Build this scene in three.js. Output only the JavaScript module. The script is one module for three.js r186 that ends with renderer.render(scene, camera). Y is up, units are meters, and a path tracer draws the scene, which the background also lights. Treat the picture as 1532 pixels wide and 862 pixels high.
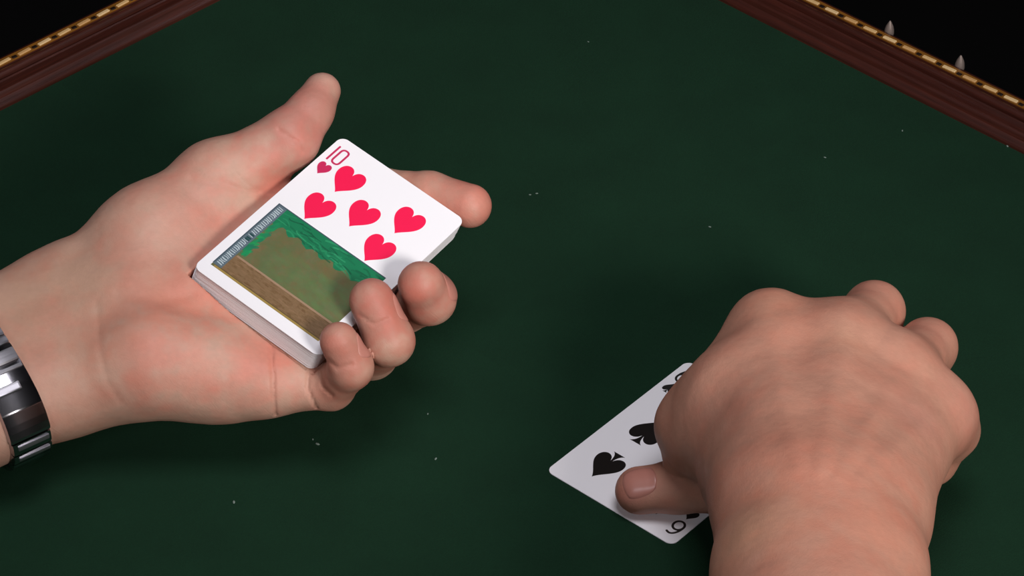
import * as THREE from 'three';
import { RectAreaLightUniformsLib } from 'three/addons/lights/RectAreaLightUniformsLib.js';
import { RoundedBoxGeometry } from 'three/addons/geometries/RoundedBoxGeometry.js';
import { ImprovedNoise } from 'three/addons/math/ImprovedNoise.js';
import { mergeGeometries, mergeVertices, toCreasedNormals } from 'three/addons/utils/BufferGeometryUtils.js';

RectAreaLightUniformsLib.init();
const scene = new THREE.Scene();
scene.background = new THREE.Color(0, 0, 0);

// ---------- camera ----------
const camera = new THREE.PerspectiveCamera(12.3, 1532 / 862, 0.05, 20);
camera.position.set(0, 0.7097, 0.8872);
camera.lookAt(0, 0, 0);

// ---------- exposure and lamps ----------
const renderer = new THREE.WebGLRenderer({ antialias: true });
renderer.toneMapping = THREE.LinearToneMapping;
renderer.toneMappingExposure = 1;
renderer.shadowMap.enabled = true;
const LAMPS = [
  { name: 'spot_lamp', spot: true, at: [0.6, 0.7, 1.08], aim: [-0.0077, 0, -0.0572], r: 0.16, power: 5.1, angle: 0.25, penumbra: 1, color: 0xfffaf6, label: 'round black spot lamp hanging at the front right of the card table' },
  { name: 'softbox_lamp', at: [0.12, 1.35, 0.42], aim: [0.0, 0.0, 0.03], w: 0.5, h: 0.5, power: 11.2, color: 0xfbf9ff, label: 'large black softbox lamp hanging high above the middle of the card table' },
  { name: 'softbox_lamp', at: [-0.42, 0.85, 1.15], aim: [-0.04, 0.05, 0.03], w: 0.3, h: 0.3, power: 8.5, color: 0xfaf8ff, label: 'small square softbox added out of view as fill light at the front left of the card table' },  // added fill light, brightens the deck edge and the table card
  { name: 'softbox_lamp', at: [0.45, 1.2, -0.75], aim: [0.05, 0, 0.02], w: 0.26, h: 0.2, power: 1.5, color: 0xf4f3ff, label: 'black softbox lamp hanging behind the far right rail of the card table' },
];

// ---------- helpers ----------
let seed = 20240611;
const rnd = () => { seed = (seed * 1664525 + 1013904223) >>> 0; return seed / 4294967296; };
const noise = new ImprovedNoise();
const fbm = (x, y, z, o = 3) => { let s = 0, a = 1, t = 0; for (let i = 0; i < o; i++) { s += a * noise.noise(x, y, z); t += a; a *= 0.5; x = x * 2.03 + 7.1; y = y * 2.03 + 3.7; z = z * 2.03 + 1.3; } return s / t; };
const names = {};
const numbered = (n) => { const k = names[n] = (names[n] ?? -1) + 1; return k ? `${n}_${String(k).padStart(3, '0')}` : n; };
const V = (a) => new THREE.Vector3(...a);
function tag(o, label, category, group, kind) {
  if (label) o.userData.label = label;
  if (category) o.userData.category = category;
  if (group) o.userData.group = group;
  if (kind) o.userData.kind = kind;
  return o;
}
function top(o, name) { o.name = numbered(name); scene.add(o); return o; }
function mesh(name, geo, mat, parent) { const m = new THREE.Mesh(geo, mat); m.name = name; m.castShadow = m.receiveShadow = true; if (parent) parent.add(m); return m; }
function partNo(parent, name) { let k = 0, n = name; while (parent.children.some((c) => c.name === n)) n = `${name}_${String(++k).padStart(3, '0')}`; return n; }
function part(parent, name, geo, mat) { return mesh(partNo(parent, name), geo, mat, parent); }
function dataTexture(w, h, fn, srgb, rep) {
  const d = new Uint8Array(w * h * 4);
  for (let j = 0; j < h; j++) for (let i = 0; i < w; i++) { const c = fn(i / w, j / h, i, j); const k = (j * w + i) * 4; d[k] = c[0]; d[k + 1] = c[1]; d[k + 2] = c[2]; d[k + 3] = 255; }
  const t = new THREE.DataTexture(d, w, h); t.wrapS = t.wrapT = THREE.RepeatWrapping; t.magFilter = THREE.LinearFilter; t.minFilter = THREE.LinearMipmapLinearFilter; t.generateMipmaps = true;
  if (srgb) t.colorSpace = THREE.SRGBColorSpace;
  if (rep) t.repeat.set(...rep);
  t.needsUpdate = true; return t;
}
const std = (o) => new THREE.MeshStandardMaterial(o), phys = (o) => new THREE.MeshPhysicalMaterial(o);

// ---------- the dark room ----------
{
  const dark = std({ color: 0x0b0b0d, roughness: 0.95 }), floorM = std({ color: 0x0d0b0a, roughness: 0.8 });
  const box = (name, w, h, d, x, y, z, m) => { const o = mesh(name, new THREE.BoxGeometry(w, h, d), m, scene); o.position.set(x, y, z); tag(o, null, null, null, 'structure'); };
  box('floor', 5.4, 0.1, 5.4, 0, -0.81, 0, floorM);
  box('ceiling', 5.4, 0.1, 5.4, 0, 2.05, 0, dark);
  box('wall_back', 5.4, 2.76, 0.1, 0, 0.62, -2.65, dark);
  box('wall_front', 5.4, 2.76, 0.1, 0, 0.62, 2.65, dark);
  box('wall_left', 0.1, 2.76, 5.2, -2.65, 0.62, 0, dark);
  box('wall_right', 0.1, 2.76, 5.2, 2.65, 0.62, 0, dark);
}
for (const L of LAMPS) {
  const g = top(new THREE.Group(), L.name); tag(g, L.label, 'lamp');
  g.position.set(...L.at); g.lookAt(...L.aim);                       // +z towards the table
  const metal = std({ color: 0x111111, roughness: 0.5, metalness: 0.3 }), glow = std({ color: 0xffffff, emissive: L.color, emissiveIntensity: 0.4 });
  if (L.spot) {
    const P = [[L.r + 0.002, 0.03], [L.r + 0.008, 0.03], [L.r + 0.008, -0.05], [L.r * 0.6, -0.15], [0, -0.16]].map((q) => new THREE.Vector2(...q));
    part(g, 'housing', new THREE.LatheGeometry(P, 40).rotateX(Math.PI / 2), metal);
    part(g, 'lens', new THREE.CylinderGeometry(L.r, L.r, 0.006, 40).rotateX(Math.PI / 2), glow).position.z = -0.006;
    const sp = new THREE.SpotLight(L.color, L.power, 0, L.angle, L.penumbra, 2); sp.shadow.radius = L.r / 0.02; sp.castShadow = true; sp.position.set(0, 0, 0.004); g.add(sp); sp.target.position.set(0, 0, 1); g.add(sp.target);
  } else {
    const hs = new THREE.Shape(); const hw = L.w / 2 + 0.012, hh = L.h / 2 + 0.012;
    hs.moveTo(-hw, -hh); hs.lineTo(hw, -hh); hs.lineTo(hw, hh); hs.lineTo(-hw, hh); hs.closePath();
    const hole = new THREE.Path(); hole.moveTo(-L.w / 2, -L.h / 2); hole.lineTo(-L.w / 2, L.h / 2); hole.lineTo(L.w / 2, L.h / 2); hole.lineTo(L.w / 2, -L.h / 2); hole.closePath(); hs.holes.push(hole);
    part(g, 'rim', new THREE.ExtrudeGeometry(hs, { depth: 0.03, bevelEnabled: false }), metal).position.z = -0.028;
    const hood = new THREE.CylinderGeometry(0.05, Math.hypot(hw, hh), 0.16, 4, 1).rotateY(Math.PI / 4); hood.scale(hw / (Math.hypot(hw, hh) * Math.SQRT1_2), 1, hh / (Math.hypot(hw, hh) * Math.SQRT1_2)); hood.rotateX(-Math.PI / 2);
    part(g, 'hood', hood, metal).position.z = -0.11;
    part(g, 'diffuser', new THREE.BoxGeometry(L.w, L.h, 0.006), glow).position.z = -0.006;
    const rl = new THREE.RectAreaLight(L.color, L.power, L.w, L.h); rl.position.set(0, 0, 0.004); rl.rotation.y = Math.PI; g.add(rl);   // a rect light shines along its -z
  }
  // the lamp hangs by a rod of its own from the ceiling
  const back = V(L.at).sub(V(L.aim)).setLength(0.165), len = 2.0 - L.at[1] - back.y, q = g.quaternion.clone().invert();
  const rod = part(g, 'rod', new THREE.CylinderGeometry(0.012, 0.012, len, 16), metal); rod.position.copy(back.clone().add(new THREE.Vector3(0, len / 2, 0))).applyQuaternion(q); rod.quaternion.copy(q);
}

// ---------- the card table ----------
const CORNER = [-0.0221, 0, -0.349], TURN = 0.7803, SIDE = 1.1;
const table = top(new THREE.Group(), 'card_table');
tag(table, 'card table with green felt top and dark mahogany moulded rails with gold dash inlay', 'table');
table.position.set(...CORNER); table.rotation.y = -TURN;
{
  const feltC = dataTexture(1024, 1024, (u, v, i, j) => {
    const n = fbm(u * 9, v * 9, 2, 4), s = rnd() - 0.5, k = 1 + 0.1 * n + 0.16 * s;
    return [20 * k, 46 * k + 1, 31 * k];
  }, true);
  const feltB = dataTexture(512, 512, () => { const k = 90 + 120 * rnd(); return [k, k, k]; });
  feltC.repeat.set(4, 4); feltB.repeat.set(14, 14);
  const felt = phys({ map: feltC, bumpMap: feltB, bumpScale: 0.0004, roughness: 0.95, specularIntensity: 0.25, sheen: 0.15, sheenColor: new THREE.Color(0x4a6a58), sheenRoughness: 0.8 });
  const fg = new THREE.BoxGeometry(SIDE + 0.01, 0.02, SIDE + 0.01);
  const fm = part(table, 'felt_top', fg, felt); fm.position.set(SIDE / 2, -0.01, SIDE / 2);
  const lintM = std({ color: 0x6f7d74, roughness: 1 });
  const lint = [];
  const inv = new THREE.Matrix4().makeRotationY(TURN).multiply(new THREE.Matrix4().makeTranslation(-CORNER[0], 0, -CORNER[2]));
  for (const [p, r] of [[[0.008, 0, -0.0661], 0.55], [[0.011, 0, -0.0671], 0.6], [[-0.077, 0, 0.0991], 0.9], [[-0.079, 0, 0.0964], 0.5], [[-0.1074, 0, 0.1326], 0.8], [[-0.03, 0, 0.1078], 0.7], [[0.0865, 0, -0.0426], 0.6], [[0.179, 0, -0.1153], 0.6], [[0.1416, 0, -0.0944], 0.6], [[0.2254, 0, -0.1032], 0.7], [[0.0366, 0, -0.1891], 0.5], [[-0.0338, 0, 0.0811], 0.5]]) {
    const g = new THREE.IcosahedronGeometry(0.75 * r / 1000, 1); g.scale(1.5, 0.5, 0.8); g.rotateY(rnd() * 6); g.translate(p[0], 0.0002, p[2]); g.applyMatrix4(inv); lint.push(g);
  }
  tag(part(table, 'lint', mergeGeometries(lint), lintM), 'pale lint specks on the felt', null, null, 'stuff');

  // rail moulding: outward distance and height, in mm
  const prof = [[-0.3, -6], [-0.3, 1.5]];
  const arc = (cx, cy, r, a0, a1, n) => { for (let i = 0; i <= n; i++) { const a = (a0 + (a1 - a0) * i / n) * Math.PI / 180; prof.push([cx + r * Math.cos(a), cy + r * Math.sin(a)]); } };
  prof.push([0.2, 2.2], [1.6, 2.8], [2.8, 3.9]);
  arc(4.6, 5.2, 1.7, 165, 62, 6);                       // bright lip
  prof.push([6.6, 6.2], [8.4, 5.9], [10.6, 6.2], [11.4, 6.7], [11.9, 6.4], [12.1, 3.4], [13.5, 3.4]);
  arc(15.6, 6.2, 2.3, 190, 20, 10);                     // bead
  prof.push([18.0, 6.3], [18.3, 8.2], [22.8, 8.2]);     // seat of the inlay
  arc(23.4, 7.4, 1.5, 110, 0, 6);
  prof.push([25.2, 4], [25.2, -38], [3, -38], [-0.3, -36]);
  const woodC = dataTexture(1024, 256, (u, v) => {
    const g = fbm(u * 6, v * 42, 5, 4), g2 = noise.noise(u * 40, v * 120, 9), k = 1 + 0.35 * g + 0.12 * g2;
    return [62 * k, 27 * k, 19 * k];
  }, true);
  const woodB = dataTexture(512, 256, (u, v) => { const k = 128 + 90 * noise.noise(u * 14, v * 100, 3); return [k, k, k]; });
  const wood = phys({ map: woodC, bumpMap: woodB, bumpScale: 0.0003, roughness: 0.38, clearcoat: 0.5, clearcoatRoughness: 0.25 });
  const gold = phys({ map: dataTexture(256, 64, (u, v) => { const k = 1 + 0.3 * fbm(u * 30, v * 6, 1, 3); return [128 * k, 82 * k, 26 * k]; }, true), roughness: 0.4, clearcoat: 0.3 });
  const pale = [0xd9b27a, 0xcda068, 0xe2c08c].map((c) => phys({ color: c, roughness: 0.38, clearcoat: 0.3 })), ebony = phys({ color: 0x1c0f09, roughness: 0.45, clearcoat: 0.3 });
  const railGeo = (() => {
    const pos = [], uv = [], L = SIDE, n = prof.length; let s = 0;
    for (let i = 0; i < n; i++) {
      const a = prof[i], b = prof[(i + 1) % n], e = Math.hypot(b[0] - a[0], b[1] - a[1]);
      const P = (q, end) => [end ? L + q[0] / 1000 : -q[0] / 1000, q[1] / 1000, -q[0] / 1000];
      const A0 = P(a, 0), A1 = P(a, 1), B0 = P(b, 0), B1 = P(b, 1), s1 = s + e;
      pos.push(...A0, ...A1, ...B1, ...A0, ...B1, ...B0);
      const U = (p, t) => uv.push(p[0] * 2.2, t / 90);
      U(A0, s); U(A1, s); U(B1, s1); U(A0, s); U(B1, s1); U(B0, s1); s = s1;
    }
    const sh = THREE.ShapeUtils.triangulateShape(prof.map((q) => new THREE.Vector2(...q)), []);
    for (const end of [0, 1]) for (const t of sh) for (const k of end ? t : [t[0], t[2], t[1]]) { const q = prof[k]; pos.push(end ? L + q[0] / 1000 : -q[0] / 1000, q[1] / 1000, -q[0] / 1000); uv.push(q[0] / 90, q[1] / 90); }
    const g = new THREE.BufferGeometry(); g.setAttribute('position', new THREE.Float32BufferAttribute(pos, 3)); g.setAttribute('uv', new THREE.Float32BufferAttribute(uv, 2));
    return toCreasedNormals(g, 0.7);
  })();
  const PITCH = 0.0118, dash = new RoundedBoxGeometry(0.0072, 0.0016, 0.0021, 2, 0.0004), dot = new RoundedBoxGeometry(0.0026, 0.0013, 0.0019, 2, 0.0003);
  const base = new RoundedBoxGeometry(SIDE + 0.03, 0.0012, 0.0046, 1, 0.0002);
  // rail frames: [origin in table space, turn]; the rail runs along +x of its frame with outside at -z
  [[[0, 0], 0, 1], [[0, SIDE], Math.PI / 2, 2], [[SIDE, 0], -Math.PI / 2, 0], [[SIDE, SIDE], Math.PI, 0]].forEach(([[x, z], a, seen]) => {
    const r = part(table, 'rail', railGeo, wood); r.position.set(x, 0, z); r.rotation.y = a;
    if (!seen) return;
    part(r, 'inlay_strip', base, gold).position.set(SIDE / 2, 0.0084, -0.0206);
    const rest = [];
    const count = Math.floor(SIDE / PITCH);
    for (let i = 0; i < count; i++) {
      const t = (i + 0.35) * PITCH, along = seen === 1 ? t : SIDE - t;             // counted from the far corner
      if (i >= 10 && i < 52) {
        const d = part(r, 'inlay_dash', dash, pale[(i * 7 + (i % 3)) % 3]); d.position.set(along, 0.0088, -0.0198); d.rotation.y = 0.06;
        const k = part(r, 'inlay_dot', dot, ebony); k.position.set(along + PITCH / 2, 0.0088, -0.0196);
      } else rest.push(dash.clone().translate(along, 0.0088, -0.0198));
    }
    tag(part(r, 'inlay_border', mergeGeometries(rest), pale[0]), null, null, null, 'stuff');
    if (seen === 1) {                                                              // pointed studs on the outer edge of the right rail
      const spike = new THREE.LatheGeometry([[0, -5], [2.2, -5], [2.4, -3.4], [2.2, -1.4], [1.7, 0.4], [1.0, 1.9], [0.45, 3.0], [0, 3.4]].map(([a, b]) => new THREE.Vector2(a / 1000, b / 1000)), 24);
      const sm = phys({ color: 0x8f8078, roughness: 0.5, metalness: 0.4 });
      for (const p of [[0.1799, 0.006, -0.1863], [0.2113, 0.006, -0.1584]]) {
        const q = V(p).applyMatrix4(inv); const s = part(r, 'pointed_stud', spike, sm); s.position.set(q.x, 0.0105, -0.0268); tag(s, 'grey pointed stud on outer rail edge');
      }
    }
  });
  const leg = new THREE.LatheGeometry([[0.0, -0.76], [0.02, -0.76], [0.024, -0.72], [0.02, -0.5], [0.03, -0.2], [0.038, -0.12], [0.038, -0.03], [0, -0.03]].map((q) => new THREE.Vector2(...q)), 24);
  for (const x of [0.05, SIDE - 0.05]) for (const z of [0.05, SIDE - 0.05]) part(table, 'leg', leg, wood).position.set(x, 0, z);
}

// ---------- playing cards ----------
const CW = 0.0635, CL = 0.0889, CR = 0.0034, CT = 0.00029;
function cardShape(w = CW, l = CL, r = CR) {
  const s = new THREE.Shape(), a = w / 2, b = l / 2;
  s.moveTo(-a + r, -b); s.lineTo(a - r, -b); s.absarc(a - r, -b + r, r, -Math.PI / 2, 0); s.lineTo(a, b - r); s.absarc(a - r, b - r, r, 0, Math.PI / 2);
  s.lineTo(-a + r, b); s.absarc(-a + r, b - r, r, Math.PI / 2, Math.PI); s.lineTo(-a, -b + r); s.absarc(-a + r, -b + r, r, Math.PI, Math.PI * 1.5);
  return s;
}
const stockGeo = new THREE.ExtrudeGeometry(cardShape(), { depth: CT, bevelEnabled: false, curveSegments: 8 }).rotateX(-Math.PI / 2);   // lies flat, from y = 0 to CT
const faceGeo = new THREE.ShapeGeometry(cardShape(), 10); { const p = faceGeo.attributes.position, u = faceGeo.attributes.uv; for (let i = 0; i < p.count; i++) u.setXY(i, p.getX(i) / CW + 0.5, p.getY(i) / CL + 0.5); faceGeo.rotateX(-Math.PI / 2); faceGeo.translate(0, CT + 0.00002, 0); }
const paper = phys({ color: 0xf3f1f4, roughness: 0.45 });
function printed(draw) {
  const K = 16, c = document.createElement('canvas'); c.width = Math.round(63.5 * K); c.height = Math.round(88.9 * K);
  const x = c.getContext('2d'); x.scale(K, K); x.fillStyle = '#f5f3f6'; x.fillRect(0, 0, 64, 90); draw(x);
  const t = new THREE.CanvasTexture(c); t.colorSpace = THREE.SRGBColorSpace; t.anisotropy = 8;
  return phys({ map: t, roughness: 0.36, clearcoat: 0.15, clearcoatRoughness: 0.3 });
}
function heart(x, cx, cy, s, down) {                    // s is the height in mm
  x.save(); x.translate(cx, cy); if (down) x.rotate(Math.PI); x.scale(s * 0.92, s); x.beginPath(); x.moveTo(0, 0.5);
  x.bezierCurveTo(-0.12, 0.3, -0.48, 0.12, -0.48, -0.2); x.bezierCurveTo(-0.48, -0.42, -0.34, -0.5, -0.24, -0.5); x.bezierCurveTo(-0.1, -0.5, -0.02, -0.4, 0, -0.26);
  x.bezierCurveTo(0.02, -0.4, 0.1, -0.5, 0.24, -0.5); x.bezierCurveTo(0.34, -0.5, 0.48, -0.42, 0.48, -0.2); x.bezierCurveTo(0.48, 0.12, 0.12, 0.3, 0, 0.5); x.fill(); x.restore();
}
function spade(x, cx, cy, s, down) {
  x.save(); x.translate(cx, cy); if (down) x.rotate(Math.PI); x.scale(s * 0.84, s); x.beginPath(); x.moveTo(0, -0.5);
  x.bezierCurveTo(0.1, -0.28, 0.46, -0.1, 0.46, 0.16); x.bezierCurveTo(0.46, 0.32, 0.34, 0.38, 0.26, 0.38); x.bezierCurveTo(0.14, 0.38, 0.06, 0.3, 0.03, 0.2);
  x.bezierCurveTo(0.04, 0.36, 0.1, 0.46, 0.2, 0.5); x.lineTo(-0.2, 0.5); x.bezierCurveTo(-0.1, 0.46, -0.04, 0.36, -0.03, 0.2);
  x.bezierCurveTo(-0.06, 0.3, -0.14, 0.38, -0.26, 0.38); x.bezierCurveTo(-0.34, 0.38, -0.46, 0.32, -0.46, 0.16); x.bezierCurveTo(-0.46, -0.1, -0.1, -0.28, 0, -0.5); x.fill(); x.restore();
}
function index(x, text, color, pip, both) {
  for (const down of both ? [0, 1] : [0]) {
    x.save(); if (down) { x.translate(63.5, 88.9); x.rotate(Math.PI); }
    x.strokeStyle = color; x.fillStyle = color; x.lineWidth = 0.85; x.lineCap = 'round'; x.lineJoin = 'round';
    if (text === '10') {
      x.beginPath(); x.moveTo(3.0, 4.8); x.lineTo(3.0, 13.0); x.stroke();
      x.beginPath(); x.moveTo(4.9, 6.6); x.quadraticCurveTo(4.9, 4.8, 6.6, 4.8); x.quadraticCurveTo(8.3, 4.8, 8.3, 6.6); x.lineTo(8.3, 11.2); x.quadraticCurveTo(8.3, 13.0, 6.6, 13.0); x.quadraticCurveTo(4.9, 13.0, 4.9, 11.2); x.closePath(); x.stroke();
    } else {
      x.lineWidth = 0.95;
      x.beginPath(); x.moveTo(6.9, 5.2); x.quadraticCurveTo(5.0, 4.2, 3.8, 6.2); x.quadraticCurveTo(2.9, 7.9, 2.9, 10.2); x.stroke();
      x.beginPath(); x.ellipse(5.1, 10.3, 2.2, 2.5, 0, 0, 7); x.stroke();
    }
    pip(x, 5.1, 18.1, 6.6, 0);
    x.restore();
  }
}
const tenFace = printed((x) => {
  x.fillStyle = '#f5174f';
  const rows = [16.8, 35.2, 53.7, 72.1];
  for (const cx of [16.3, 46.9]) rows.forEach((y, i) => heart(x, cx, y, 14.2, i > 1));
  heart(x, 31.6, 26.2, 14.2, 0); heart(x, 31.6, 62.7, 14.2, 1);
  index(x, '10', '#c8285a', heart);
  // the printed landscape panel across the lower half
  x.save(); x.beginPath(); x.rect(4.2, 43.2, 54.2, 40.2); x.clip();
  const G = (f) => { let s2 = 77; const r = () => { s2 = (s2 * 1664525 + 1013904223) >>> 0; return s2 / 4294967296; }; f(r); };
  x.fillStyle = '#62633f'; x.fillRect(4, 43, 55, 41);
  G((r) => { for (let i = 0; i < 2600; i++) { const u = 8 + r() * 50, v = 50 + r() * 26, t = r(); x.fillStyle = t < 0.4 ? `rgba(112,96,62,${0.10 + 0.1 * r()})` : t < 0.75 ? `rgba(84,108,66,${0.1 + 0.12 * r()})` : `rgba(128,114,92,${0.12 * r()})`; const q = 0.6 + 2.2 * r(); x.beginPath(); x.ellipse(u, v, q * 1.6, q * 0.7, r() * 3, 0, 7); x.fill(); } });
  G((r) => { for (let i = 0; i < 500; i++) { const u = 20 + r() * 38, v = 58 + r() * 16; x.fillStyle = `rgba(92,122,74,${0.14 * r()})`; x.beginPath(); x.ellipse(u, v, 2.4 * r() + 1, 1, 0.2, 0, 7); x.fill(); } });
  // jade border of loops on top
  x.beginPath(); x.moveTo(4, 43); x.lineTo(59, 43); x.lineTo(59, 53.4);
  G((r) => { for (let u = 58; u > 4; u -= 1.5) x.lineTo(u, 51.5 + 1.2 * Math.sin(u * 0.8) + r()); }); x.closePath(); x.fillStyle = '#14774e'; x.fill();
  G((r) => { x.lineCap = 'round'; for (let i = 0; i < 70; i++) { const u = 8 + r() * 50, v = 44 + r() * 7.5; x.strokeStyle = r() < 0.5 ? `rgba(58,166,112,${0.25 + 0.3 * r()})` : `rgba(8,78,52,${0.4 * r() + 0.2})`; x.lineWidth = 0.3 + 0.6 * r(); x.beginPath(); x.moveTo(u, v); x.quadraticCurveTo(u + 3 * r() - 0.5, v + 2.4 * r() - 1.2, u + 4 + 2 * r(), v + 3.4 * r() - 1.7); x.stroke(); } });
  // jade flecks beside the slate strip
  G((r) => { for (let i = 0; i < 70; i++) { x.fillStyle = `rgba(24,${110 + 50 * r()},84,${0.35 + 0.4 * r()})`; x.beginPath(); x.ellipse(8.6 + r() * 2.6, 51 + r() * 20, 0.7, 0.9 + r(), r(), 0, 7); x.fill(); } });
  // brown band at the bottom
  x.fillStyle = '#7f6446'; x.fillRect(8, 73.4, 51, 10);
  G((r) => { for (let i = 0; i < 900; i++) { const u = 8 + r() * 50, v = 73 + r() * 10; x.fillStyle = r() < 0.5 ? `rgba(150,118,88,${0.3 * r()})` : `rgba(92,66,34,${0.35 * r()})`; x.fillRect(u, v, 0.6 + 2.6 * r(), 0.25 + 0.4 * r()); } });
  x.fillStyle = 'rgba(172,140,116,0.75)'; x.fillRect(9, 73.1, 50, 0.9);
  x.fillStyle = '#a08748'; x.fillRect(5.5, 82.4, 53, 1.0); x.fillStyle = '#5d4b2c'; x.fillRect(5.5, 82.1, 53, 0.35);
  // slate strip of pale glyph-like ornament
  x.fillStyle = '#5c6c76'; x.fillRect(4.2, 43.2, 4.2, 39.0);
  G((r) => { x.strokeStyle = 'rgba(205,218,222,0.85)'; for (let v = 44.5; v < 81; v += 0.95) { if (v > 58 && v < 68 && r() < 0.6) { x.fillStyle = 'rgba(24,64,62,0.8)'; x.fillRect(5.4, v, 2.2, 0.8); continue; } x.lineWidth = 0.25 + 0.3 * r(); x.beginPath(); x.moveTo(5.2, v); x.quadraticCurveTo(6 + r(), v + r() - 0.5, 7.4, v + 0.5 * r()); x.stroke(); } });
  x.restore();
  x.strokeStyle = '#3d4e58'; x.lineWidth = 0.5; x.beginPath(); x.moveTo(4.2, 82); x.lineTo(4.2, 43.2); x.lineTo(58.4, 43.2); x.stroke();
});
const sixFace = printed((x) => {
  x.fillStyle = '#17120f';
  for (const cx of [15.7, 47.8]) { spade(x, cx, 17.8, 17, 0); spade(x, cx, 44.4, 17, 0); spade(x, cx, 71.1, 17, 1); }
  index(x, '6', '#24211f', spade, true);
});
function card(name, face, label, group) {
  const g = top(new THREE.Group(), name); part(g, 'card_stock', stockGeo, paper); part(g, 'printed_face', faceGeo, face); return tag(g, label, 'playing card', group);
}
// deck frame: x to the right of the top card, y out of its face, z down the card
const DX = V([0.7848, -0.2333, 0.5742]), DY = V([0.1031, 0.9627, 0.2502]), DZ = V([-0.6111, -0.1372, 0.7795]), D0 = V([-0.07048, 0.07316, 0.06362]);
const deckQ = new THREE.Quaternion().setFromRotationMatrix(new THREE.Matrix4().makeBasis(DX, DY, DZ)).normalize();
const inDeck = (x, y, z) => D0.clone().addScaledVector(DX, x).addScaledVector(DY, y).addScaledVector(DZ, z);
const ten = card('ten_of_hearts', tenFace, 'ten of hearts with a printed green and brown landscape panel, topmost of the held deck');
ten.position.copy(inDeck(0, -CT, 0)); ten.quaternion.copy(deckQ);
const DECK_N = 36, DECK_PITCH = 0.0003;
{
  const deckLabel = 'white-edged playing card within the stack of the held deck, between its uppermost and lowest cards';
  const c0 = mesh('deck_card', stockGeo, paper); tag(c0, deckLabel, 'playing card', 'cards of the held deck');
  for (let i = 0; i < DECK_N; i++) {
    const c = i ? c0.clone() : c0; c.userData.label = deckLabel; top(c, 'deck_card');
    const t = i / (DECK_N - 1);
    if (i === 0) c.userData.label = 'playing card directly beneath the ten of hearts in the held deck';
    if (i === DECK_N - 1) c.userData.label = 'lowest card of the held deck, its white edge lying on the palm';
    c.position.copy(inDeck(-0.0006 - 0.0022 * t + (rnd() - 0.5) * 0.00014, -0.0013 - CT - i * DECK_PITCH, -0.0008 + 0.0006 * t + (rnd() - 0.5) * 0.00012));
    c.quaternion.copy(deckQ).multiply(new THREE.Quaternion().setFromAxisAngle(new THREE.Vector3(0, 1, 0), (rnd() - 0.5) * 0.003));
  }
}
const six = card('six_of_spades', sixFace, 'six of spades lying face up on the green felt under the right hand');
{
  const a = 0.7247, u = new THREE.Vector3(Math.sin(a), 0, -Math.cos(a)), r = new THREE.Vector3(Math.cos(a), 0, Math.sin(a));
  six.position.set(0.0132, 0.0002, 0.115).addScaledVector(u, CL / 2).addScaledVector(r, CW / 2); six.rotation.y = -a;
}

// ---------- hands: one continuous skin each, meshed from a field of tapered capsules ----------
function roundCone(a, b, r1, r2) {
  const bx = b[0] - a[0], by = b[1] - a[1], bz = b[2] - a[2], l2 = bx * bx + by * by + bz * bz, rr = r1 - r2, a2 = l2 - rr * rr, il2 = 1 / l2, sg = Math.sign(rr);
  return (x, y, z) => {
    const px = x - a[0], py = y - a[1], pz = z - a[2], Y = px * bx + py * by + pz * bz, Z = Y - l2;
    const qx = px * l2 - bx * Y, qy = py * l2 - by * Y, qz = pz * l2 - bz * Y, x2 = qx * qx + qy * qy + qz * qz, y2 = Y * Y * l2, z2 = Z * Z * l2, k = sg * rr * rr * x2;
    if (Math.sign(Z) * a2 * z2 > k) return Math.sqrt(x2 + z2) * il2 - r2;
    if (Math.sign(Y) * a2 * y2 < k) return Math.sqrt(x2 + y2) * il2 - r1;
    return (Math.sqrt(x2 * a2 * il2) + Y * rr) * il2 - r1;
  };
}
const smin = (a, b, k) => { const h = Math.max(k - Math.abs(a - b), 0) / k; return Math.min(a, b) - h * h * k * 0.25; };
const mm = (p) => [p[0] * 1000, p[1] * 1000, p[2] * 1000];
// a chain is [[point, radius in mm], ...]
function chain(list) { const f = []; for (let i = 1; i < list.length; i++) f.push(roundCone(mm(list[i - 1][0]), mm(list[i][0]), list[i - 1][1], list[i][1])); return f; }
// a groove (depth > 0) or a ridge (depth < 0) cut along a line of points, seen along an axis
function grooves(axis, list) {
  const n = V(axis).normalize(), e1 = new THREE.Vector3(1, 0, 0).addScaledVector(n, -n.x).normalize(), e2 = n.clone().cross(e1);
  const segs = [];
  for (const { pts, depth, width, under = 60 } of list) for (let i = 1; i < pts.length; i++) {
    const A = V(mm(pts[i - 1])), B = V(mm(pts[i]));
    segs.push([A.dot(e1), A.dot(e2), B.dot(e1), B.dot(e2), depth, width, Math.min(A.dot(n), B.dot(n)) - under, i === 1, i === pts.length - 1]);
  }
  return (x, y, z) => {
    const h = n.x * x + n.y * y + n.z * z, u = e1.x * x + e1.y * y + e1.z * z, v = e2.x * x + e2.y * y + e2.z * z; let plus = 0, minus = 0;
    for (const [ax, ay, bx, by, d, w, floor] of segs) {
      if (h < floor) continue;
      const dx = bx - ax, dy = by - ay, t = Math.min(1, Math.max(0, ((u - ax) * dx + (v - ay) * dy) / (dx * dx + dy * dy))), q = ((u - ax - dx * t) ** 2 + (v - ay - dy * t) ** 2) / (w * w);
      if (q < 9) { const g = d * Math.exp(-q); if (g > plus) plus = g; if (g < minus) minus = g; }
    }
    return plus + minus;
  };
}
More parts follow.
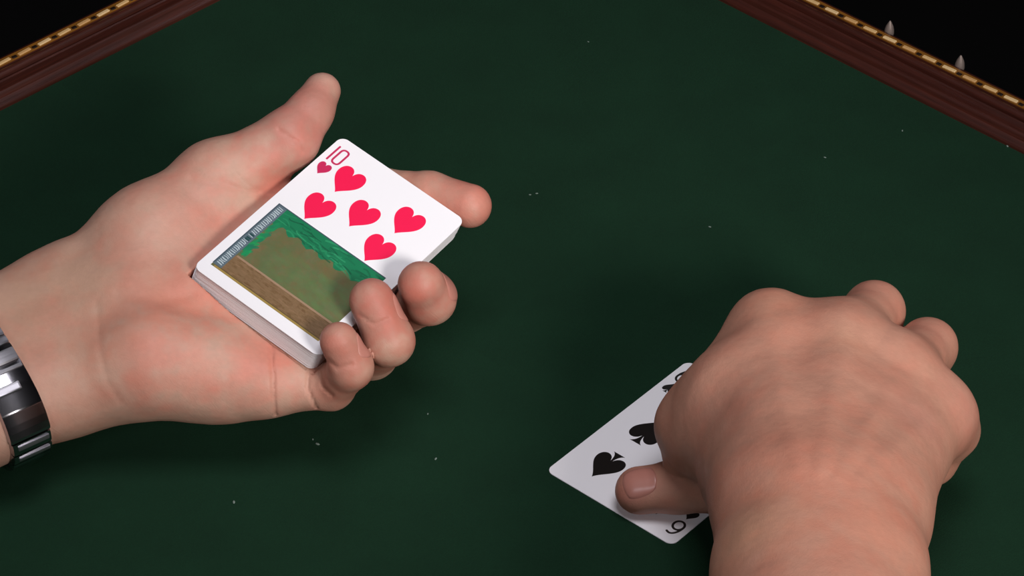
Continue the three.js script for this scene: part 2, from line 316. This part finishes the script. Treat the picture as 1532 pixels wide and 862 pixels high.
function handField({ palm, palmK, fingers, fingerK, joinK, grooved, clip, rough }) {
  const P = palm.flatMap(chain), F = fingers.map(chain);
  return (x, y, z) => {
    let p = 1e9; for (const f of P) p = smin(p, f(x, y, z), palmK);
    let d = p;
    for (const c of F) { let q = 1e9; for (const f of c) q = smin(q, f(x, y, z), fingerK); d = Math.min(d, smin(p, q, joinK)); }
    if (d > 12 || d < -12) return d;
    d += grooved(x, y, z) + rough * (0.55 * noise.noise(x * 0.11, y * 0.11, z * 0.11) + 0.2 * noise.noise(x * 0.33, y * 0.33, z * 0.33));
    return clip ? -smin(-d, -clip(x, y, z), 0.8) : d;
  };
}
// naive surface nets over the blocks that the surface crosses
function surfaceNet(f, lo, hi, h) {
  const n = [0, 1, 2].map((i) => Math.ceil((hi[i] - lo[i]) / h) + 1), [nx, ny, nz] = n, val = new Float32Array(nx * ny * nz).fill(99), B = 8;
  const at = (i, j, k) => i + nx * (j + ny * k);
  for (let K = 0; K < nz; K += B) for (let J = 0; J < ny; J += B) for (let I = 0; I < nx; I += B) {
    const d = f(lo[0] + (I + B / 2) * h, lo[1] + (J + B / 2) * h, lo[2] + (K + B / 2) * h);
    if (Math.abs(d) > B * h * 1.1 + 4) { if (d < 0) for (let k = K; k < Math.min(K + B, nz); k++) for (let j = J; j < Math.min(J + B, ny); j++) for (let i = I; i < Math.min(I + B, nx); i++) val[at(i, j, k)] = d; else for (let k = K; k < Math.min(K + B, nz); k++) for (let j = J; j < Math.min(J + B, ny); j++) for (let i = I; i < Math.min(I + B, nx); i++) val[at(i, j, k)] = d; continue; }
    for (let k = K; k < Math.min(K + B, nz); k++) for (let j = J; j < Math.min(J + B, ny); j++) for (let i = I; i < Math.min(I + B, nx); i++) val[at(i, j, k)] = f(lo[0] + i * h, lo[1] + j * h, lo[2] + k * h);
  }
  const vid = new Int32Array(nx * ny * nz).fill(-1), pos = [], idx = [];
  for (let k = 0; k < nz - 1; k++) for (let j = 0; j < ny - 1; j++) for (let i = 0; i < nx - 1; i++) {
    let mask = 0; for (let c = 0; c < 8; c++) if (val[at(i + (c & 1), j + ((c >> 1) & 1), k + (c >> 2))] < 0) mask |= 1 << c;
    if (mask === 0 || mask === 255) continue;
    let sx = 0, sy = 0, sz = 0, m = 0;
    for (let a = 0; a < 8; a++) for (let bit = 1; bit < 8; bit <<= 1) {
      const b = a | bit; if (b === a || ((mask >> a) & 1) === ((mask >> b) & 1)) continue;
      const va = val[at(i + (a & 1), j + ((a >> 1) & 1), k + (a >> 2))], vb = val[at(i + (b & 1), j + ((b >> 1) & 1), k + (b >> 2))], t = va / (va - vb);
      sx += (a & 1) + (bit === 1 ? t : 0); sy += ((a >> 1) & 1) + (bit === 2 ? t : 0); sz += (a >> 2) + (bit === 4 ? t : 0); m++;
    }
    vid[at(i, j, k)] = pos.length / 3; pos.push(lo[0] + (i + sx / m) * h, lo[1] + (j + sy / m) * h, lo[2] + (k + sz / m) * h);
  }
  const quad = (a, b, c, d, flip) => { if (a < 0 || b < 0 || c < 0 || d < 0) return; if (flip) idx.push(a, c, b, a, d, c); else idx.push(a, b, c, a, c, d); };
  for (let k = 1; k < nz - 1; k++) for (let j = 1; j < ny - 1; j++) for (let i = 1; i < nx - 1; i++) {
    const s = val[at(i, j, k)] < 0;
    if (s !== val[at(i + 1, j, k)] < 0) quad(vid[at(i, j - 1, k - 1)], vid[at(i, j, k - 1)], vid[at(i, j, k)], vid[at(i, j - 1, k)], !s);
    if (s !== val[at(i, j + 1, k)] < 0) quad(vid[at(i - 1, j, k - 1)], vid[at(i - 1, j, k)], vid[at(i, j, k)], vid[at(i, j, k - 1)], !s);
    if (s !== val[at(i, j, k + 1)] < 0) quad(vid[at(i - 1, j - 1, k)], vid[at(i, j - 1, k)], vid[at(i, j, k)], vid[at(i - 1, j, k)], !s);
  }
  return { pos, idx };
}
const pore = dataTexture(512, 512, (u, v) => {
  const w = 0.5 + 0.5 * Math.sin(6.2832 * (u * 24 + 1.3 * Math.sin(6.2832 * v * 3)) + 5 * noise.noise(u * 20, v * 20, 3));
  const k = 128 + 60 * noise.noise(u * 90, v * 90, 1) + 40 * noise.noise(u * 45, v * 45, 5) + 18 * (w - 0.5) + 24 * (rnd() - 0.5); return [k, k, k];
});
function makeHand(spec, origin, label) {
  const f = handField(spec), { pos, idx } = surfaceNet(f, spec.lo, spec.hi, spec.cell);
  const count = pos.length / 3, nor = new Float32Array(count * 3), col = new Float32Array(count * 3), uv = new Float32Array(count * 2), e = 0.35;
  const base = new THREE.Color(spec.skin), tint = new THREE.Color(), c = new THREE.Color();
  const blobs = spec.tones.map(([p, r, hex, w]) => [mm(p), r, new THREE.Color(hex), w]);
  for (let i = 0; i < count; i++) {
    let x = pos[3 * i], y = pos[3 * i + 1], z = pos[3 * i + 2];
    const gx = f(x + e, y, z) - f(x - e, y, z), gy = f(x, y + e, z) - f(x, y - e, z), gz = f(x, y, z + e) - f(x, y, z - e), l = Math.hypot(gx, gy, gz) || 1;
    nor[3 * i] = gx / l; nor[3 * i + 1] = gy / l; nor[3 * i + 2] = gz / l;
    c.copy(base);
    const m1 = fbm(x * 0.045, y * 0.045, z * 0.045 + 9, 3), m2 = fbm(x * 0.16 + 5, y * 0.16, z * 0.16, 3), m3 = noise.noise(x * 0.7, y * 0.7, z * 0.7);
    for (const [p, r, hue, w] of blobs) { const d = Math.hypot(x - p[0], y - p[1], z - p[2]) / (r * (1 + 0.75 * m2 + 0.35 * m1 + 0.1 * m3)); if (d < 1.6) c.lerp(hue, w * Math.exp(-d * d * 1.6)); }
    tint.set(spec.flush); c.lerp(tint, Math.min(0.75, Math.max(0, 0.18 + 0.75 * m1 + 0.45 * m2)) * spec.mottle);
    const k = 1 + 0.09 * m2 + 0.06 * m3 - 0.06 * m1;
    col[3 * i] = c.r * k; col[3 * i + 1] = c.g * k; col[3 * i + 2] = c.b * k;
    uv[2 * i] = (x + 0.5 * y) / 46; uv[2 * i + 1] = (z - 0.45 * y) / 46;
    pos[3 * i] = x / 1000 - origin[0]; pos[3 * i + 1] = y / 1000 - origin[1]; pos[3 * i + 2] = z / 1000 - origin[2];
  }
  const g = new THREE.BufferGeometry();
  g.setAttribute('position', new THREE.Float32BufferAttribute(pos, 3)); g.setAttribute('normal', new THREE.BufferAttribute(nor, 3)); g.setAttribute('color', new THREE.BufferAttribute(col, 3)); g.setAttribute('uv', new THREE.BufferAttribute(uv, 2)); g.setIndex(idx);
  const m = phys({ vertexColors: true, roughness: 0.52, specularIntensity: 0.7, bumpMap: pore, bumpScale: 0.00009, sheen: 0.12, sheenColor: new THREE.Color(0xd07a66), sheenRoughness: 0.6 });
  const hand = new THREE.Group(); top(hand, 'hand'); tag(hand, label, 'hand'); hand.position.set(...origin);
  part(hand, 'skin', g, m);
  return { hand, f, count };
}
const nailM = phys({ color: 0xb97c6e, roughness: 0.38, clearcoat: 0.15, clearcoatRoughness: 0.2 });
// a nail: curved plate set on the surface at the point reached from `from` towards `out`, running along `along`
function nail({ hand, f }, from, out, along, w, l) {
  const c = V(mm(from)), n = V(mm(out)).sub(c).normalize(), t = V(mm(along)).sub(c); t.addScaledVector(n, -t.dot(n)).normalize(); const s = n.clone().cross(t);
  const N = 12, M = 14, pos = [], idx = [], fall = (x, y, z) => f(x, y, z);
  const hit = (u, v) => { const p = c.clone().addScaledVector(s, u).addScaledVector(t, v); let a = 0, b = 0.4; while (b < 22 && fall(p.x + n.x * b, p.y + n.y * b, p.z + n.z * b) < 0) { a = b; b += 0.4; } for (let i = 0; i < 16; i++) { const m = (a + b) / 2, q = p.clone().addScaledVector(n, m); if (fall(q.x, q.y, q.z) < 0) a = m; else b = m; } return p.addScaledVector(n, a); };
  for (const off of [0.42, -0.5]) for (let j = 0; j <= M; j++) for (let i = 0; i <= N; i++) {
    const u = (i / N * 2 - 1), v = (j / M * 2 - 1), sq = 1 - 0.22 * Math.abs(v) ** 3 , edge = Math.max(Math.abs(u), Math.abs(v));
    const p = hit(u * w / 2 * sq, v * l / 2 * (1 - 0.18 * u * u) ); p.addScaledVector(n, off > 0 ? off * (1 - 0.75 * edge ** 6) : off);
    pos.push(p.x / 1000 - hand.position.x, p.y / 1000 - hand.position.y, p.z / 1000 - hand.position.z);
  }
  const S = (N + 1) * (M + 1), id = (i, j, k) => i + (N + 1) * j + S * k;
  for (let j = 0; j < M; j++) for (let i = 0; i < N; i++) { idx.push(id(i, j, 0), id(i + 1, j, 0), id(i + 1, j + 1, 0), id(i, j, 0), id(i + 1, j + 1, 0), id(i, j + 1, 0)); idx.push(id(i, j, 1), id(i + 1, j + 1, 1), id(i + 1, j, 1), id(i, j, 1), id(i, j + 1, 1), id(i + 1, j + 1, 1)); }
  const rim = []; for (let i = 0; i < N; i++) rim.push([i, 0]); for (let j = 0; j < M; j++) rim.push([N, j]); for (let i = N; i > 0; i--) rim.push([i, M]); for (let j = M; j > 0; j--) rim.push([0, j]);
  rim.forEach((a, q) => { const b = rim[(q + 1) % rim.length]; idx.push(id(...a, 0), id(...a, 1), id(...b, 1), id(...a, 0), id(...b, 1), id(...b, 0)); });
  const g = new THREE.BufferGeometry(); g.setAttribute('position', new THREE.Float32BufferAttribute(pos, 3)); g.setIndex(idx); g.computeVertexNormals();
  return part(hand, 'fingernail', g, nailM);
}

// the left hand, palm up under the deck
const LW = [-0.1743, 0.04, 0.0822];
const VIEW = [0, 0.62, 0.78];
const deckClip = (() => {   // the flesh yields to the deck
  const X = DX.toArray(), Y = DY.toArray(), Z = DZ.toArray(), o = mm(D0.toArray());
  return (x, y, z) => {
    const dx = x - o[0], dy = y - o[1], dz = z - o[2];
    const q = Y[0] * dx + Y[1] * dy + Y[2] * dz, t = Math.min(1, Math.max(0, -q / 12.6));
    const a = X[0] * dx + X[1] * dy + X[2] * dz + 2.6 * t, b = Z[0] * dx + Z[1] * dy + Z[2] * dz;
    const qx = Math.abs(a) - 32.4, qy = Math.abs(q + 6.3) - 6.55, qz = Math.abs(b) - 44.9;
    return -(Math.hypot(Math.max(qx, 0), Math.max(qy, 0), Math.max(qz, 0)) + Math.min(0, Math.max(qx, qy, qz)));
  };
})();
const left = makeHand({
  lo: [-400, -5, -40], hi: [25, 130, 260], cell: 1.05, palmK: 15, fingerK: 3, joinK: 7, rough: 0.3,
  skin: 0xc39a86, flush: 0xc9705f, mottle: 0.6, clip: deckClip,
  palm: [
    [[[-0.3317, 0.0452, 0.1747], 27], [[-0.1782, 0.0461, 0.064], 17.5], [[-0.1434, 0.0605, 0.0463], 18.3], [[-0.1188, 0.0751, 0.0241], 15]],
    [[[-0.3226, 0.0356, 0.2079], 27], [[-0.1691, 0.0352, 0.1024], 17], [[-0.1386, 0.044, 0.1], 19.3], [[-0.1125, 0.0398, 0.1014], 16.8], [[-0.094, 0.0394, 0.1073], 12]],
    [[[-0.3285, 0.0371, 0.1889], 26], [[-0.173, 0.0399, 0.0821], 19], [[-0.1472, 0.0492, 0.0716], 19], [[-0.1228, 0.0472, 0.067], 17], [[-0.0887, 0.044, 0.0673], 13.5]],
    [[[-0.1434, 0.0605, 0.0463], 17], [[-0.0771, 0.0543, 0.0308], 12.5]],
    [[[-0.1232, 0.0453, 0.0647], 17], [[-0.0734, 0.0465, 0.0556], 12.5]],
    [[[-0.1225, 0.0428, 0.0741], 17], [[-0.0814, 0.0406, 0.0817], 12]],
    [[[-0.1172, 0.0677, 0.024], 13], [[-0.0853, 0.0563, 0.0267], 10]],
  ],
  fingers: [
    [[[-0.1191, 0.0743, 0.0274], 15], [[-0.0893, 0.088, 0.0145], 12], [[-0.0808, 0.0939, 0.0039], 8.9], [[-0.0767, 0.0971, -0.0061], 7.5]],
    [[[-0.0771, 0.0543, 0.0308], 12], [[-0.0524, 0.0641, 0.0191], 10], [[-0.033, 0.0686, 0.0257], 9], [[-0.0168, 0.0697, 0.0347], 8.8]],
    [[[-0.0734, 0.0465, 0.0556], 12], [[-0.0425, 0.0434, 0.0666], 9.8], [[-0.0317, 0.0625, 0.0847], 9.8], [[-0.0347, 0.0723, 0.0883], 9]],
    [[[-0.0814, 0.0406, 0.0817], 12], [[-0.0548, 0.0379, 0.0888], 9.6], [[-0.0465, 0.0595, 0.1065], 9.2], [[-0.0532, 0.0726, 0.0985], 8.6]],
    [[[-0.094, 0.0394, 0.1073], 12], [[-0.0692, 0.0392, 0.1098], 8.6], [[-0.0605, 0.0567, 0.1189], 8], [[-0.0649, 0.0681, 0.1168], 7.2]],
  ],
  grooved: grooves(VIEW, [
    { pts: [[-0.1592, 0.0612, 0.0864], [-0.1563, 0.0558, 0.106], [-0.1529, 0.0514, 0.1212], [-0.149, 0.0466, 0.1264]], depth: 0.22, width: 1.6 },
    { pts: [[-0.0921, 0.0505, 0.0997], [-0.0907, 0.0473, 0.1117], [-0.0905, 0.0424, 0.1301]], depth: 0.75, width: 0.9 },
    { pts: [[-0.0772, 0.0508, 0.1127], [-0.0779, 0.0486, 0.1211], [-0.0749, 0.0459, 0.1303]], depth: 0.75, width: 0.9 },
    { pts: [[-0.0729, 0.0514, 0.1165], [-0.0717, 0.0497, 0.1224], [-0.0685, 0.0485, 0.1256]], depth: 0.6, width: 1.0 },
    { pts: [[-0.107, 0.0521, 0.1116], [-0.1077, 0.0499, 0.1206], [-0.1097, 0.0481, 0.1282]], depth: 0.25, width: 1.8 },
    { pts: [[-0.151, 0.0641, 0.0838], [-0.1355, 0.0618, 0.086], [-0.1231, 0.0618, 0.081]], depth: 0.35, width: 2.4 },
    { pts: [[-0.126, 0.0818, 0.0332], [-0.1128, 0.08, 0.0347], [-0.1008, 0.0779, 0.0377], [-0.0966, 0.0763, 0.0422]], depth: 0.4, width: 1.6 },
    { pts: [[-0.1089, 0.0825, 0.0315], [-0.1027, 0.0786, 0.036], [-0.0979, 0.0779, 0.0368]], depth: 0.35, width: 1.4 },
    { pts: [[-0.0922, 0.093, 0.0161], [-0.085, 0.0909, 0.0213], [-0.0832, 0.0897, 0.0252]], depth: 0.4, width: 1.0 },
    { pts: [[-0.0335, 0.075, 0.0212], [-0.0334, 0.0736, 0.0266], [-0.0325, 0.0718, 0.0331]], depth: 0.12, width: 1.4 },
    { pts: [[-0.0574, 0.0728, 0.1075], [-0.0517, 0.0713, 0.1112], [-0.0468, 0.0715, 0.1083]], depth: 0.4, width: 1.0 },
    { pts: [[-0.0688, 0.0653, 0.1252], [-0.065, 0.0641, 0.1283], [-0.0601, 0.0641, 0.1261]], depth: 0.4, width: 1.0 },
  ]),
  tones: [  // skin flush and tan; finger patches also painted darker to offset spot lamp light
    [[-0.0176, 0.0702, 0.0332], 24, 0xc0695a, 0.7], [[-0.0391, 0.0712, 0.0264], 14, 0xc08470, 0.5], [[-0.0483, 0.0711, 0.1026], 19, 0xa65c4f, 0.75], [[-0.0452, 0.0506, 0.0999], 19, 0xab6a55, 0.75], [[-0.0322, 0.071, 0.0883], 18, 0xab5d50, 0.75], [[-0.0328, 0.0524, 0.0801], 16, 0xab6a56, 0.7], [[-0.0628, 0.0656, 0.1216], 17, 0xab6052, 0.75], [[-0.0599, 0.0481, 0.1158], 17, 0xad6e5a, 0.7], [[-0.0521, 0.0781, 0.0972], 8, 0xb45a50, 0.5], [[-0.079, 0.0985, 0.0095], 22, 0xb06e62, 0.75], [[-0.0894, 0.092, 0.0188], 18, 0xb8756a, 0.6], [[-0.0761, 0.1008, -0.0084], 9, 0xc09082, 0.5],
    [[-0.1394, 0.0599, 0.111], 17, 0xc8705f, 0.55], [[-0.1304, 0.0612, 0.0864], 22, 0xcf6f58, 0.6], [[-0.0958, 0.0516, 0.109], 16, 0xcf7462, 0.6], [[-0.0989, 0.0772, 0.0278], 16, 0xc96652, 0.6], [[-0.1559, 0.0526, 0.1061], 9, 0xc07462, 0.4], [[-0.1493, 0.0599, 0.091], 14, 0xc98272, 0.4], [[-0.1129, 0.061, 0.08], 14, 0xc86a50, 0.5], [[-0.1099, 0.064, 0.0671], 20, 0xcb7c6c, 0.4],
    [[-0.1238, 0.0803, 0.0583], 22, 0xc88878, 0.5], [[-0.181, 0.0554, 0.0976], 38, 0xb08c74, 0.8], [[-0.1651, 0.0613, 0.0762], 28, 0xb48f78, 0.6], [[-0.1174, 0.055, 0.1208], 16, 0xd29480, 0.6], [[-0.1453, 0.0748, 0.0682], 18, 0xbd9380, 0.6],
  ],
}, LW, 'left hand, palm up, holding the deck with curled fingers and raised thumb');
nail(left, [-0.0334, 0.0674, 0.0867], [-0.0216, 0.0682, 0.0824], [-0.0354, 0.0749, 0.0825], 11.5, 13);
nail(left, [-0.0502, 0.0673, 0.1016], [-0.0416, 0.0703, 0.0988], [-0.0549, 0.0739, 0.0944], 10.5, 12);
nail(left, [-0.063, 0.0634, 0.1182], [-0.0547, 0.0662, 0.1161], [-0.0668, 0.0706, 0.112], 9, 10.5);
nail(left, [-0.0776, 0.0952, -0.0023], [-0.0896, 0.0898, -0.0245], [-0.0745, 0.0998, -0.0171], 12, 14);
nail(left, [-0.023, 0.0684, 0.0303], [-0.0239, 0.0438, -0.0026], [-0.0069, 0.0673, 0.0359], 11, 13);

// the right hand, back up, thumb on the table card
const RW = [0.1065, 0.07, 0.2231];
const tableClip = (x, y, z) => 0.85 - y;
const right = makeHand({
  lo: [15, -2, -10], hi: [185, 150, 510], cell: 1.1, palmK: 14, fingerK: 4, joinK: 8, rough: 0.25,
  skin: 0xb98671, flush: 0xb56a56, mottle: 0.62, clip: tableClip,
  palm: [
    [[[0.0686, 0.1, 0.4595], 29], [[0.0914, 0.072, 0.2446], 21.5], [[0.0938, 0.07, 0.2098], 21.5], [[0.0975, 0.062, 0.1043], 13.4]],
    [[[0.0818, 0.102, 0.4609], 29], [[0.1064, 0.074, 0.2207], 21], [[0.1224, 0.066, 0.1202], 14]],
    [[[0.0957, 0.098, 0.4581], 29], [[0.1156, 0.07, 0.2425], 22], [[0.1207, 0.066, 0.2089], 20.5], [[0.1419, 0.06, 0.1297], 13.5]],
    [[[0.1228, 0.062, 0.2047], 20], [[0.1566, 0.05, 0.1398], 13.5]],
    [[[0.1017, 0.06, 0.1019], 12], [[0.1239, 0.06, 0.1087], 12.4], [[0.1414, 0.058, 0.1243], 12], [[0.1567, 0.05, 0.1387], 12]],
    [[[0.1076, 0.05, 0.1454], 20], [[0.1314, 0.045, 0.1583], 20]],
    [[[0.0931, 0.062, 0.1944], 20], [[0.0859, 0.048, 0.1742], 16]],
    [[[0.0972, 0.062, 0.1734], 18], [[0.0822, 0.056, 0.1418], 15.5], [[0.0715, 0.043, 0.1315], 11.5]],
    [[[0.1, 0.062, 0.1212], 15], [[0.0846, 0.055, 0.1323], 14], [[0.0742, 0.046, 0.1334], 11.5]],
    [[[0.0949, 0.06, 0.1888], 18], [[0.0798, 0.046, 0.1484], 12.5], [[0.0691, 0.038, 0.1425], 9.5]],
    
  ],
  fingers: [
    [[[0.0954, 0.046, 0.178], 14], [[0.0829, 0.022, 0.1472], 10.5], [[0.0633, 0.013, 0.1376], 9.8], [[0.0486, 0.01, 0.1366], 9.2]],
    [[[0.097, 0.062, 0.1043], 13.4], [[0.0657, 0.038, 0.1304], 10.4], [[0.0678, 0.025, 0.1341], 9.6], [[0.0795, 0.012, 0.1282], 8.6]],
    [[[0.1224, 0.066, 0.1202], 14], [[0.1411, 0.052, 0.0796], 11.3], [[0.138, 0.028, 0.0831], 9.6], [[0.1226, 0.02, 0.0999], 9]],
    [[[0.1419, 0.06, 0.1297], 13], [[0.1607, 0.046, 0.0943], 10.8], [[0.1551, 0.024, 0.0985], 9.2], [[0.1373, 0.018, 0.1114], 8.6]],
    [[[0.1567, 0.05, 0.1387], 13], [[0.1655, 0.038, 0.1338], 10], [[0.1602, 0.022, 0.1331], 8.5], [[0.1421, 0.018, 0.1381], 8]],
  ],
  grooved: grooves([0, 1, 0.35], [
    { pts: [[0.0964, 0.09, 0.2177], [0.0952, 0.082, 0.1671], [0.0952, 0.078, 0.1287]], depth: -0.4, width: 4 },
    { pts: [[0.1041, 0.092, 0.2199], [0.1117, 0.086, 0.1788], [0.1194, 0.08, 0.1425]], depth: -0.4, width: 3.6 },
    { pts: [[0.1106, 0.092, 0.2232], [0.124, 0.084, 0.1872], [0.1379, 0.076, 0.1528]], depth: -0.4, width: 3.6 },
    { pts: [[0.1181, 0.086, 0.2201], [0.1379, 0.074, 0.1866], [0.1533, 0.066, 0.1598]], depth: -0.35, width: 3.4 },
    { pts: [[0.1081, 0.084, 0.1547], [0.1256, 0.082, 0.1616], [0.1387, 0.076, 0.1675]], depth: 0.55, width: 9 },
    { pts: [[0.1058, 0.08, 0.1273], [0.1063, 0.084, 0.1473], [0.1071, 0.084, 0.1657]], depth: 0.4, width: 6 },
    { pts: [[0.1293, 0.078, 0.1402], [0.1262, 0.08, 0.1574], [0.1215, 0.084, 0.1765]], depth: 0.5, width: 6 },
    { pts: [[0.1461, 0.07, 0.1496], [0.1375, 0.074, 0.1688], [0.1276, 0.08, 0.1897]], depth: 0.4, width: 5 },
  ]),
  tones: [
    [[0.0441, 0.016, 0.1434], 14, 0xb07264, 0.7], [[0.1406, 0.06, 0.0829], 14, 0xb67a68, 0.6], [[0.1603, 0.054, 0.0999], 13, 0xb67a68, 0.6], [[0.099, 0.075, 0.1074], 18, 0xb88068, 0.6], [[0.0978, 0.092, 0.1996], 30, 0xc4846c, 0.4], [[0.1215, 0.08, 0.1311], 12, 0xb88a72, 0.6], [[0.1423, 0.072, 0.1702], 14, 0xb48878, 0.6], [[0.1643, 0.055, 0.1436], 14, 0xb98172, 0.6],
    [[0.0762, 0.092, 0.2459], 22, 0xaa8064, 0.6], [[0.1184, 0.092, 0.2459], 24, 0xb47660, 0.6], 
  ],
}, RW, 'right hand, back up and fingers curled, pressing its thumb on the six of spades');
nail(right, [0.0491, 0.011, 0.1369], [0.0474, 0.03, 0.1456], [0.0406, 0.011, 0.1388], 12, 13);

// ---------- the steel wrist watch bracelet ----------
{
  const c = V(mm([-0.2042, 0.0387, 0.1033])), t = V(mm([-0.2272, 0.038, 0.1197])).sub(c).normalize();        // t runs up the forearm
  const n0 = V(VIEW); n0.addScaledVector(t, -n0.dot(t)).normalize(); const s0 = t.clone().cross(n0);
  const steel = std({ color: 0xb4b2b8, metalness: 1, roughness: 0.34 }), darkSteel = std({ color: 0xb4b2b8, metalness: 1, roughness: 0.17 }), bright = std({ color: 0xb4b2b8, metalness: 1, roughness: 0.46 });   // one steel: polished and brushed
  const watch = top(new THREE.Group(), 'watch_bracelet'); tag(watch, 'polished steel watch bracelet with folding clasp around the left wrist', 'bracelet');
  const O = c.clone().multiplyScalar(0.001); watch.position.copy(O);
  const ring = (a, v) => { const d = n0.clone().multiplyScalar(Math.cos(a)).addScaledVector(s0, Math.sin(a)), p = c.clone().addScaledVector(t, v); let lo = 0, hi = 70; for (let i = 0; i < 26; i++) { const m = (lo + hi) / 2, q = p.clone().addScaledVector(d, m); if (left.f(q.x, q.y, q.z) < 0) lo = m; else hi = m; } return [p.addScaledVector(d, hi), d]; };
  // smoothed profile of the wrist, so that the bracelet is round
  const RN = 96, R0 = []; for (let i = 0; i < RN; i++) { const a = i / RN * Math.PI * 2; let m = 0; for (const v of [-8, -3, 2, 7]) m = Math.max(m, ring(a, v)[0].clone().sub(c).addScaledVector(t, -v).length()); R0.push(m); }
  const R = R0.map((_, i) => { let s = 0; for (let k = -4; k <= 4; k++) s += R0[(i + k + RN) % RN]; return Math.max(s / 9, R0[i]) + 0.35; });
  const rad = (a) => { const x = ((a / (Math.PI * 2)) % 1 + 1) % 1 * RN, i = Math.floor(x), f = x - i; return R[i % RN] * (1 - f) + R[(i + 1) % RN] * f; };
  // a plate bent round the wrist from angle a0 to a1, from v0 to v1 along the arm, between two heights, with rounded long edges
  function bent(b0, b1, v0, v1, h0, h1, bev = 0.5, n = 10) {
    const a0 = -b1, a1 = -b0, sec = [[v0, h0], [v0, h1 - bev], [v0 + bev * 0.3, h1 - bev * 0.3], [v0 + bev, h1], [v1 - bev, h1], [v1 - bev * 0.3, h1 - bev * 0.3], [v1, h1 - bev], [v1, h0]], pos = [], P = [];
    for (let i = 0; i <= n; i++) { const a = a0 + (a1 - a0) * i / n, d = n0.clone().multiplyScalar(Math.cos(a)).addScaledVector(s0, Math.sin(a)), r = rad(a), e = i === 0 || i === n ? bev * 0.5 : 0; P.push(sec.map(([v, h]) => d.clone().multiplyScalar(r + Math.max(h0, h - (h > h0 ? e : 0))).addScaledVector(t, v))); }
    const tri = (...q) => q.forEach((p) => pos.push(p.x / 1000, p.y / 1000, p.z / 1000));
    for (let i = 0; i < n; i++) for (let k = 0; k < sec.length; k++) { const l = (k + 1) % sec.length; tri(P[i][k], P[i][l], P[i + 1][l]); tri(P[i][k], P[i + 1][l], P[i + 1][k]); }
    for (const [E, flip] of [[P[0], 1], [P[n], 0]]) for (let k = 1; k < sec.length - 1; k++) flip ? tri(E[0], E[k + 1], E[k]) : tri(E[0], E[k], E[k + 1]);
    const g = new THREE.BufferGeometry(); g.setAttribute('position', new THREE.Float32BufferAttribute(pos, 3)); return toCreasedNormals(g, 0.6);
  }
  const deg = Math.PI / 180;
  const W0 = -8, W1 = 9;
  // links all round, except where the clasp lies
  for (let a = 100; a < 330; a += 9.4) { const l = part(watch, 'link', bent((a + 0.35) * deg, (a + 9.0) * deg, W0, W1, 0, 3.0, 0.7, 4), steel); }
  for (let a = -30; a < -14; a += 8) part(watch, 'link', bent((a + 0.35) * deg, (a + 7.6) * deg, W0, W1, 0, 3.0, 0.7, 4), steel);
  const clasp = part(watch, 'clasp', bent(-13.6 * deg, 46 * deg, W0, W1, 0, 3.2, 0.8, 30), darkSteel); tag(clasp, 'smooth polished folding clasp');
  part(clasp, 'clasp_bar', bent(-9 * deg, 1 * deg, W0 + 0.4, W1, 3.1, 4.6, 0.9, 8), bright);
  part(clasp, 'clasp_lip', bent(4 * deg, 6.5 * deg, W0 + 0.6, W1 - 0.4, 3.1, 3.9, 0.4, 5), bright);
  part(clasp, 'clasp_button', bent(14 * deg, 19 * deg, -3, W1 - 1.5, 3.1, 4.4, 0.9, 6), bright);
  for (const a of [49, 57.5, 66, 74.5, 83, 91.5]) { const l = part(watch, 'link', bent((a - 1.6) * deg, (a + 6) * deg, W0 + 0.3, W1 - 0.5, 0, 3.0, 0.8, 5), darkSteel); if (a < 60) part(l, 'link_edge', bent((a - 0.4) * deg, (a + 2.2) * deg, W0 + 1.5, W1 - 2.5, 2.8, 3.6, 0.35, 3), bright); }
}

scene.traverse((o) => { if (o.isMesh) o.castShadow = o.receiveShadow = true; if (o.isLight && o.shadow && !o.isRectAreaLight) o.castShadow = true; });
renderer.render(scene, camera);
